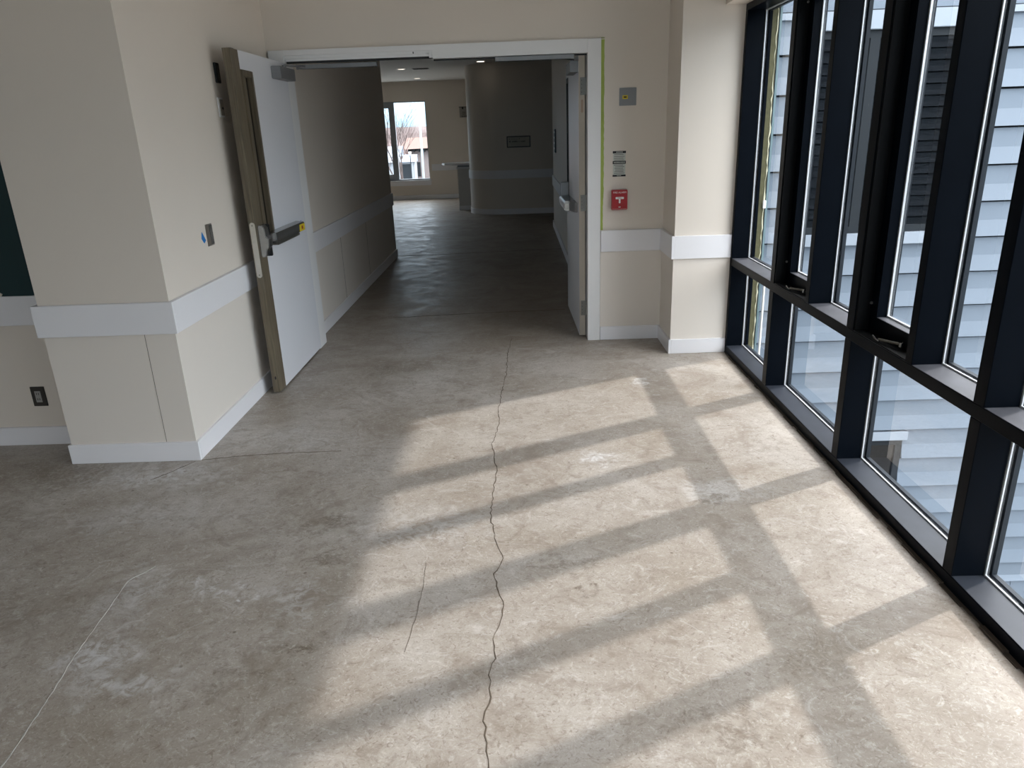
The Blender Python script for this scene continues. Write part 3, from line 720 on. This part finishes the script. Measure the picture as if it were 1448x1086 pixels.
m = MB(); m.box(XL+.006, XL+.009, 4.568, 4.618, 1.745, 1.835, bev=.001); m.build('cover', pmat('beige_cover', (.30, .27, .22), .5), t)
m = MB(); m.tube([(XL+.009, 4.597, 1.785), (XL+.013, 4.597, 1.785)], .007, 12); m.build('magnet', M['blk'], t)

t = thing('wall_outlet', (-2.72, 3.80, .288), 'dark outlet plate with grey receptacle low in the recess', 'outlet')
m = MB(); m.box(-2.760, -2.680, 3.794, 3.80, .230, .345, bev=.002); m.build('plate', M['outletplate'], t)
m = MB(); m.box(-2.738, -2.704, 3.791, 3.794, .254, .320, bev=.001); r_ = m.build('receptacle', M['receptacle'], t)
m = MB()
for z_ in (.272, .304):
    m = MB(); m.box(-2.728, -2.725, 3.7905, 3.791, z_-.006, z_+.006); m.box(-2.717, -2.714, 3.7905, 3.791, z_-.006, z_+.006); m.build('slot', M['blk'], r_)

# plaque on the curved wall: dark border, two lines of small lettering too far to read
t = thing('wall_plaque', (.035, 15.05, 1.4), 'dark bordered rectangular plaque on the brown curved wall', 'plaque')
m = MB(); m.box(-.20, .27, 15.036, 15.05, 1.285, 1.50, bev=.003); m.build('border', M['signdark'], t)
m = MB(); m.box(-.178, .248, 15.034, 15.037, 1.305, 1.48); m.build('face', M['sign'], t)
x = -.150
def mark(*bb):
    m = MB(); m.box(*bb); m.build('raised_letter', M['signdark'], t)
for wds in (2, 0, 6, 0, 1, 0, 5):
    if wds == 0: x += .022; continue
    for i in range(wds): mark(x+i*.018, x+i*.018+.013, 15.0328, 15.034, 1.385+random.uniform(0, .004), 1.405+random.uniform(0, .006))
    x += wds*.018
mark(-.15, -.135, 15.0328, 15.034, 1.435, 1.455); mark(.045, .058, 15.0328, 15.034, 1.44, 1.458)
for i in range(6): mark(-.11+i*.022, -.10+i*.022, 15.0332, 15.034, 1.436, 1.446)

t = thing('directory_sign', (.605, 11.85, 1.45), 'thin black sign plate on the right hallway wall', 'sign')
m = MB(); m.box(.588, .600, 11.72, 12.10, 1.255, 1.60, bev=.002); m.build('plate', M['blk'], t)
m = MB()
for z_ in (1.30, 1.38, 1.46, 1.54): m.box(.5865, .588, 11.95, 12.06, z_, z_+.03)
m.build('white_marks', M['white'], t)

t = thing('hanging_sign', (-1.29, 19.36, 2.2), 'small translucent sign on a dark bracket near far wall', 'sign')
m = MB(); m.box(-1.42, -1.16, 19.33, 19.40, 2.195, 2.21); m.box(-1.345, -1.305, 19.32, 19.345, 2.15, 2.205); m.build('bracket', M['signdark'], t)
m = MB(); m.box(-1.41, -1.19, 19.345, 19.353, 1.955, 2.195); m.build('panel', pmat('dull_sign_panel', (.32, .29, .25), .5), t)
m = MB()
for i in range(5): m.box(-1.36+i*.028, -1.345+i*.028, 19.343, 19.345, 1.97, 2.0)
for i in range(3): m.box(-1.34, -1.26, 19.343, 19.345, 2.03+i*.025, 2.038+i*.025)
m.build('sign_print', M['signdark'], t)

# reception counter against the curved wall
t = thing('base_cabinet', (-1.14, 16.4, 0), 'pale base cabinet left of the curved lobby wall', 'cabinet')
m = MB(); m.box(-1.295, -1.003, 16.25, 16.95, .09, .865); m.build('carcass', M['cabinet'], t)
m = MB(); m.box(-1.285, -1.003, 16.232, 16.25, .10, .855, bev=.002); m.build('end_panel', M['cabinet'], t)
m = MB(); m.box(-1.295, -1.003, 16.235, 16.95, 0, .09); m.build('kick_plate', M['trim'], t)
m = MB(); m.box(-1.32, -1.025, 16.20, 16.98, .865, .90, bev=.004); m.build('cabinet_top', M['counter'], t)
m = MB(); m.prism([(-1.60, 16.55), (-1.40, 16.30), (-1.25, 16.22), (-1.025, 16.19), (-1.025, 17.1), (-1.62, 17.1), (-1.68, 16.8)], 'z', .935, .975, bev=.004)
ct = m.build('countertop', M['counter']); tag(ct, 'white countertop slab curving out from the rounded wall', 'countertop')
for q_ in (16.35, 16.80):
    m = MB(); m.box(-1.30, -1.05, q_, q_+.03, .90, .935); m.build('support_bracket', M['alum'], ct)

# ceiling things in the lobby
def lightf(x, y, mat, label):
    t = thing('recessed_light', (x, y, CEIL), label, 'ceiling light', group='recessed lights in the lobby ceiling')
    m = MB(); n = 24
    m.prism([(x+.095*math.cos(2*PI*k/n), y+.095*math.sin(2*PI*k/n)) for k in range(n)], 'z', CEIL-.006, CEIL); m.build('trim_ring', M['trim'], t)
    m = MB(); m.prism([(x+.07*math.cos(2*PI*k/n), y+.07*math.sin(2*PI*k/n)) for k in range(n)], 'z', CEIL-.009, CEIL-.006); m.build('lens', mat, t)
lightf(-.63, 14.70, M['lamp'], 'bright round downlight over the curved wall')
lightf(-2.26, 15.72, M['lampdim'], 'dim round downlight left of the dark ceiling vent')
lightf(-2.29, 18.40, M['lampdim'], 'faint downlight farthest back near the window wall')
t = thing('ceiling_vent', (-1.89, 15.80, CEIL), 'dark slotted vent in the lobby ceiling', 'vent')
m = MB(); m.box(-2.05, -1.72, 15.70, 15.90, CEIL-.008, CEIL); m.build('frame', M['signdark'], t)
m = MB()
for i in range(5): m.box(-2.03, -1.74, 15.715+i*.036, 15.728+i*.036, CEIL-.012, CEIL-.008)
m.build('louvres', M['blk'], t)
t = thing('sprinkler_head', (.27, 13.6, CEIL), 'small sprinkler head hanging from the ceiling near the right', 'sprinkler')
m = MB(); m.tube([(.27, 13.6, CEIL-.004), (.27, 13.6, CEIL)], .04, 16); m.build('escutcheon', M['alum'], t)
m = MB(); m.tube([(.27, 13.6, CEIL-.05), (.27, 13.6, CEIL-.004)], [.018, .010], 10); m.build('nozzle', M['alum'], t)

# ------------------------------------------------------------------ outside: wing with siding
YW = 6.5; J = .305; z0j = 1.48
wx0, wx1, wz0, wz1 = 2.33, 3.66, .64, 2.27        # upper window opening
lx0, lx1, lz1, lz0 = 2.33, 3.66, -1.36, -2.97      # storey below
def siding(x0, x1, z0, z1, y=YW):
    """lapped boards seen from -Y: upper half flat, lower half leaning out, dark joint"""
    m = MB(); k = math.floor((z0-z0j)/J)
    while z0j+k*J < z1-.001:
        a, b_ = max(z0, z0j+k*J+.016), min(z1, z0j+(k+1)*J)
        if b_-a > .01:
            mid = z0j+k*J+J*.5
            if a < mid < b_:
                m.prism([(y+.03, a), (y-.030, a), (y, mid), (y+.004, b_), (y+.03, b_)], 'x', x0, x1)
            else:
                m.prism([(y+.03, a), (y-.002, a), (y+.002, b_), (y+.03, b_)], 'x', x0, x1)
        k += 1
    return m
wing = MB()
wall_top = 2.80
sd = thing('wall_wing', (3.6, YW, 0), 'pale horizontal board siding of the building wing outside', 'exterior wall', kind='structure')
XR = 8.2
for i, (a, b_, c, d) in enumerate(((1.76, wx0-.0, -5.2, 2.36), (wx1, XR, -3.0, 2.36), (wx0, wx1, lz1+.09, wz0-.10), (wx0, wx1, -5.2, lz0))):
    o_ = siding(a, b_, c, d).build('siding', M['siding'], sd)
    m = MB(); m.box(a, b_, YW+.03, YW+.05, c, d); m.build('joint_backing', M['extdark'], o_)  # dark backing puts a shadow colour into the board gaps
m = MB(); m.box(1.76, XR, YW-.006, YW+.05, 2.42, wall_top); m.build('frieze_board', M['siding'], sd)
m = MB(); m.box(1.76, XR, YW-.030, YW+.05, 2.36, 2.41); m.build('band_trim', M['sidingtrim'], sd)
m = MB(); m.box(1.76, XR, YW-.010, YW+.05, 2.41, 2.42); m.build('shadow_gap', M['extdark'], sd)
m = MB(); m.box(1.76, XR, YW+.05, YW+.12, -5.2, wz0); m.box(1.76, wx0, YW+.05, YW+.12, wz0, wall_top); m.box(wx1, XR, YW+.05, YW+.12, wz0, wall_top); m.box(wx0, wx1, YW+.05, YW+.12, wz1, wall_top); m.build('sheathing', M['extdark'], sd)
m = MB(); m.box(wx1, 5.01, YW-.004, YW+.05, -5.2, -3.02); m.box(5.016, XR, YW-.004, YW+.05, -5.2, -3.02); pn = m.build('base_panel', M['siding'], sd)
m = MB(); add_text(m, 'Ge', .17, face_y(5.26, YW-.0045, -3.14), font_shear=.2); m.build('lettering', M['signdark'], pn)
# windows of the wing
def wingwin(n, x0, x1, z0, z1, label, divider):
    t = thing('window_%d' % n, ((x0+x1)/2, YW, z0), label, 'window', kind='structure')
    m = MB(); f = .06
    m.box(x0, x0+f, YW+.0, YW+.05, z0, z1); m.box(x1-f, x1, YW, YW+.05, z0, z1); m.box(x0+f, x1-f, YW, YW+.05, z0, z0+f); m.box(x0+f, x1-f, YW, YW+.05, z1-f, z1)
    if divider: m.box(divider-.04, divider+.04, YW, YW+.05, z0+f, z1-f)
    m.build('window_frame', M['extdark'], t)
    m = MB(); m.box(x0+f, x1-f, YW+.02, YW+.028, z0+f, z1-f); m.build('pane', M['glassdark'], t)
    m = MB(); m.box(x0-.03, x1+.03, YW-.05, YW+.02, z0-.10, z0, bev=.004); m.build('window_sill', M['sidingtrim'], t)
    m = MB(); m.box(x0-.03, x1+.03, YW-.035, YW+.02, z1, z1+.09, bev=.004); m.build('head_trim', M['sidingtrim'], t)
    m = MB(); m.box(x0, x1, YW+.6, YW+.62, z0-.1, z1+.1); m.build('dark_room_backdrop', M['blk'], t)  # black sheet stands in for the unlit interior
wingwin(3, wx0, wx1, wz0, wz1, 'tall dark two part window in the siding wing outside', 2.94)
wingwin(4, lx0, lx1, lz0, lz1, 'dark window of the storey below in the siding wing', None)

# facade return next to the pilaster, seen through the first pane
fr = thing('wall_exterior_return', (1.75, 5.8, 0), 'exterior return wall with unfinished sheathing beside the first pane', 'exterior wall', kind='structure')
m = MB(); m.box(1.664, 1.712, 5.180, 6.46, -5.2, wall_top); m.build('sheathing', pmat('blue_grey_sheathing', (.06, .09, .14), .5), fr)
m = MB(); m.box(1.664, 1.707, 5.174, 5.180, -5.2, 2.6); m.build('insulation_board', M['foam'], fr)
pts = []; z = -.4
while z < 2.5: pts.append((1.700+random.uniform(-.005, .004), 5.173, z)); z += .035
m = MB(); m.tube(pts, [max(.0012, random.gauss(.003, .0025)) for _ in pts], 7); m.build('sealant_bead', M['caulk'], fr, smooth=True)
m = MB(); m.box(1.712, 1.726, 5.170, 6.46, -5.2, 2.7); m.build('corner_trim', M['tealtrim'], fr)
m = MB(); m.box(1.690, 1.712, 5.155, 5.172, 1.03, 1.085, bev=.003); m.build('bracket', M['white'], fr)
t = thing('vent_pipe', (1.745, 5.16, -5.0), 'thin white pipe outside the lowest pane beside the pilaster', 'pipe')
m = MB(); m.tube([(1.745, 5.16, -5.1), (1.745, 5.16, .50)], .008, 10); m.build('pipe', M['white'], t, smooth=True)
m = MB(); m.tube([(1.745, 5.16, .50), (1.737, 5.155, .53), (1.70, 5.15, .53)], .010, 10); m.build('elbow', M['white'], t, smooth=True)

# the facing wing of the courtyard (its sunlit siding is mirrored in the panes)
sb = thing('wall_courtyard', (6, -9, -5.2), 'opposite siding wall of the courtyard behind the camera', 'exterior wall', kind='structure')
m = MB()
for k in range(30):
    z = -5.2+k*.305
    m.prism([(-9.05, z+.03), (-8.97, z+.03), (-9.0, z+.16), (-9.0, z+.305), (-9.05, z+.305)], 'x', 2.2, 14)
m.build('siding', M['siding'], sb)
m = MB(); m.box(2.2, 14, -9.3, -9.05, -5.2, 3.9); m.build('backing', M['extdark'], sb)

# ground
g = MB(); g.box(-130, 90, -60, 190, -5.6, -5.4); gr = g.build('ground', M['ground']); tag(gr, 'pale ground around the building and the street', 'ground', kind='structure')

# ------------------------------------------------------------------ view from the lobby window (about 100 m away)
GZ = -5.4
HY = 2.2
t = thing('house', (-12.6, 108, GZ), 'house with terracotta hipped roof seen through the lobby window', 'house')
m = MB(); m.box(-15.3, -8, 109.2, 116, GZ, -.3); m.build('wall', M['housepink'], t)
b = bmesh.new()
vs = [b.verts.new(v) for v in ((-16.9, 107.8, -.40), (-7.6, 107.8, -.2), (-7.6, 117, -.2), (-16.9, 117, -.40), (-16.0, 112, 1.15), (-9.2, 112, 1.2))]
for f in ((0, 1, 5, 4), (1, 2, 5), (2, 3, 4, 5), (3, 0, 4), (3, 2, 1, 0)): b.faces.new([vs[i] for i in f])
bmesh.ops.recalc_face_normals(b, faces=b.faces); m = MB(); m._add(b); m.build('roof', M['terracotta'], t)
m = MB()
m.box(-15.6, -9.3, 109.0, 109.2, -.62, -.40)
for i in range(9): m.box(-15.5+i*.75, -15.4+i*.75, 108.1, 109.2, -.80, -.38)
m.build('eave_bracket', M['extdark'], t)
m = MB(); m.box(-14.45, -14.0, 109.15, 109.2, -4.2, -2.2); m.build('window', M['extdark'], t)
t = thing('garage', (-15, 103, GZ), 'white garage with pale roof below the terracotta house', 'garage')
m = MB(); m.box(-22, -14.1, 103, 106, GZ, -1.85); m.build('wall', M['housewhite'], t)
m = MB(); m.prism([(102.4, -1.9), (106.5, -1.9), (106.5, .1), (105.9, .1)], 'x', -22.5, -15.9); m.prism([(102.4, -1.9), (104.2, -1.9), (104.2, -1.0)], 'x', -15.9, -13.7); m.build('roof', M['roofpale'], t)
m = MB(); m.box(-15.95, -14.55, 102.94, 103.01, GZ, -2.2); m.build('garage_door', M['extdark'], t)
m = MB(); m.box(-16.2, -16.02, 102.6, 102.8, GZ, -1.9); m.box(-14.35, -14.2, 102.6, 102.8, GZ, -1.9); m.build('post', M['housewhite'], t)
t = thing('parked_car', (-15.2, 98, GZ), 'dark parked car in front of the white garage', 'car')
cz = -4.55+.0
m = MB(); m.prism([(-16.2, -5.15), (-14.1, -5.15), (-14.05, -4.6), (-14.5, -4.45), (-14.75, -4.0), (-15.75, -4.0), (-16.0, -4.4), (-16.25, -4.6)], 'y', 96.5, 98.3, bev=.06); m.build('body', M['carpaint'], t, smooth=True)
for xx in (-15.8, -14.5):
    m = MB(); m.tube([(xx, 96.42, -5.12), (xx, 96.62, -5.12)], .3, 16); m.build('wheel', M['tyre'], t)
m = MB(); m.box(-15.65, -14.85, 96.46, 96.52, -4.4, -4.08); m.build('side_glass', M['extdark'], t)
t = thing('street_lamp', (-14.5, 100, GZ), 'thin dark street lamp in front of the garage', 'street lamp')
m = MB(); m.tube([(-14.1, 100, GZ), (-14.1, 100, -.6)], .06, 8); m.build('pole', M['extdark'], t)
m = MB(); m.tube([(-14.1, 100, -.95), (-14.1, 100, -.55)], [.10, .22], 10); m.build('lamp_head', M['white'], t)
t = thing('flag_pole', (-3.0, 24, GZ), 'tall pale pole standing just outside the lobby window', 'pole')
m = MB(); m.tube([(-3.02, 24, GZ), (-2.985, 24, 6)], [.040, .032], 14); m.build('shaft', M['pole'], t, smooth=True)
m = MB(); m.tube([(-3.02, 24, GZ), (-3.02, 24, GZ+.1)], .15, 14); m.build('base_flange', M['pole'], t)

# bare trees
def tree_mesh(seed, h, r, depth, spread, nbr=3, mb=None):
    rnd = random.Random(seed); m = mb or MB()
    b = bmesh.new()
    def seg(p, d, l, r0, lev):
        q = p+d*l; r1 = r0*.68
        n = 5 if lev < 2 else 3
        up = Vector((0, 0, 1)) if abs(d.z) < .9 else Vector((1, 0, 0)); u = d.cross(up).normalized(); v = d.cross(u)
        A = [b.verts.new(p+(u*math.cos(2*PI*k/n)+v*math.sin(2*PI*k/n))*r0) for k in range(n)]
        B = [b.verts.new(q+(u*math.cos(2*PI*k/n)+v*math.sin(2*PI*k/n))*r1) for k in range(n)]
        for k in range(n): b.faces.new((A[k], A[(k+1) % n], B[(k+1) % n], B[k]))
        if lev >= depth: return
        for k in range(nbr if lev else nbr+1):
            nd = (d+Vector((rnd.uniform(-1, 1), rnd.uniform(-1, 1), rnd.uniform(-.25, .6)))*spread).normalized()
            seg(p+d*l*rnd.uniform(.65, 1), nd, l*rnd.uniform(.6, .85), r1*rnd.uniform(.55, .85), lev+1)
    seg(Vector((0, 0, 0)), Vector((rnd.uniform(-.05, .05), 0, 1)).normalized(), h*.3, r, 0)
    m._add(b); return m
def place_tree(seed, x, y, h, r, depth, spread, label, grp=None, nbr=3, src=None, rz=0, sc=1, mat='bark'):
    if src is None:
        o = tree_mesh(seed, h, r, depth, spread, nbr).build('bare_tree', M[mat])
    else: o = src.copy(); C.objects.link(o)
    o.location = (x, y, GZ); o.rotation_euler = (0, 0, rz); o.scale = (sc, sc, sc)
    for k in ('label', 'group', 'category'):
        if k in o: del o[k]
    return tag(o, label, 'tree', grp)
place_tree(3, -8.35, 55, 12.5, .16, 5, .62, 'large bare tree filling the left of the lobby window view')
place_tree(11, -12.4, 78, 11.0, .12, 5, .55, 'bare tree behind the window mullion of the lobby')
wood0 = place_tree(21, -26, 135, 13, .2, 6, .55, 'bare reddish woodland tree on the far slope', 'woodland trees behind the houses', nbr=3, mat='brush')
for i in range(7):
    place_tree(0, -23.5+i*2.0, 124+(i % 3)*6, 0, 0, 0, 0, 'bare reddish woodland tree on the far slope', 'woodland trees behind the houses', src=wood0, rz=random.uniform(0, 6), sc=random.uniform(.6, .98))
m = MB(); m.prism([(130, GZ), (170, GZ), (170, 3.2), (152, 1.8), (138, -1.0)], 'x', -60, 30); hl = m.build('wooded_hillside', M['brush']); tag(hl, 'brown wooded hillside behind the houses', 'hill', kind='structure')

# ------------------------------------------------------------------ light
sun = bpy.data.lights.new('sun', 'SUN'); sun.energy = 1.3; sun.angle = math.radians(1.5); sun.color = (1.0, .95, .90)
so = bpy.data.objects.new('sun', sun); C.objects.link(so)
so.rotation_euler = Vector((-1, -.494, -.965)).to_track_quat('-Z', 'Y').to_euler(); so.location = (8, 8, 9)
wld = bpy.data.worlds.new('sky'); S.world = wld; wld.use_nodes = True
nt = wld.node_tree; bg = nt.nodes['Background']
tc = nt.nodes.new('ShaderNodeTexCoord'); sp = nt.nodes.new('ShaderNodeSeparateXYZ'); nt.links.new(tc.outputs['Generated'], sp.inputs[0])
skr = nt.nodes.new('ShaderNodeValToRGB'); e = skr.color_ramp.elements       # hazy pale blue sky, paler and dimmer near the horizon
e[0].position = 0; e[0].color = (.12, .19, .235, 1)
q_ = e.new(.055); q_.color = (.15, .235, .29, 1)
e[1].position = 1; e[1].color = (1.22, 1.2, 1.18, 1)
q_ = e.new(.25); q_.color = (.66, .73, .80, 1)
nt.links.new(sp.outputs['Z'], skr.inputs[0])
nt.links.new(skr.outputs[0], bg.inputs[0]); bg.inputs[1].default_value = 3.1
def portal(loc, rot, sx, sy):
    l = bpy.data.lights.new('window_portal', 'AREA'); l.shape = 'RECTANGLE'; l.size = sx; l.size_y = sy
    l.cycles.is_portal = True
    o = bpy.data.objects.new('window_portal', l); C.objects.link(o); o.location = loc; o.rotation_euler = rot
# daylight portals: these only guide sampling towards the windows, they give off no light
portal((1.70, .38, 1.16), (0, PI/2, 0), 2.25, 9.5)
portal((-.7, -4.6, 1.675), (PI/2, 0, 0), 3.8, 1.95)
portal((-3.7, 19.56, 1.43), (-PI/2, 0, 0), 2.9, 1.95)

# ------------------------------------------------------------------ camera
f_px, pitch, roll, yaw = 1025.03, .335946456, -.0368766354, -.0179420397
cy, sy = math.cos(yaw), math.sin(yaw)
fwd = Vector((sy*math.cos(pitch), cy*math.cos(pitch), -math.sin(pitch)))
r = Vector((cy, -sy, 0)); u = r.cross(fwd)
c_, s_ = math.cos(roll), math.sin(roll)
rr, uu = c_*r+s_*u, -s_*r+c_*u
cam = bpy.data.cameras.new('camera'); cam.sensor_width = 36; cam.lens = f_px/1448*36; cam.clip_start = .05; cam.clip_end = 500
co = bpy.data.objects.new('camera', cam); C.objects.link(co)
co.matrix_world = Matrix(((rr.x, uu.x, -fwd.x, 0), (rr.y, uu.y, -fwd.y, 0), (rr.z, uu.z, -fwd.z, 1.6), (0, 0, 0, 1)))
S.camera = co
S.view_settings.view_transform = 'Standard'; S.view_settings.look = 'None'; S.view_settings.gamma = 1
S.view_settings.exposure = 1.4
S.view_settings.use_curve_mapping = False
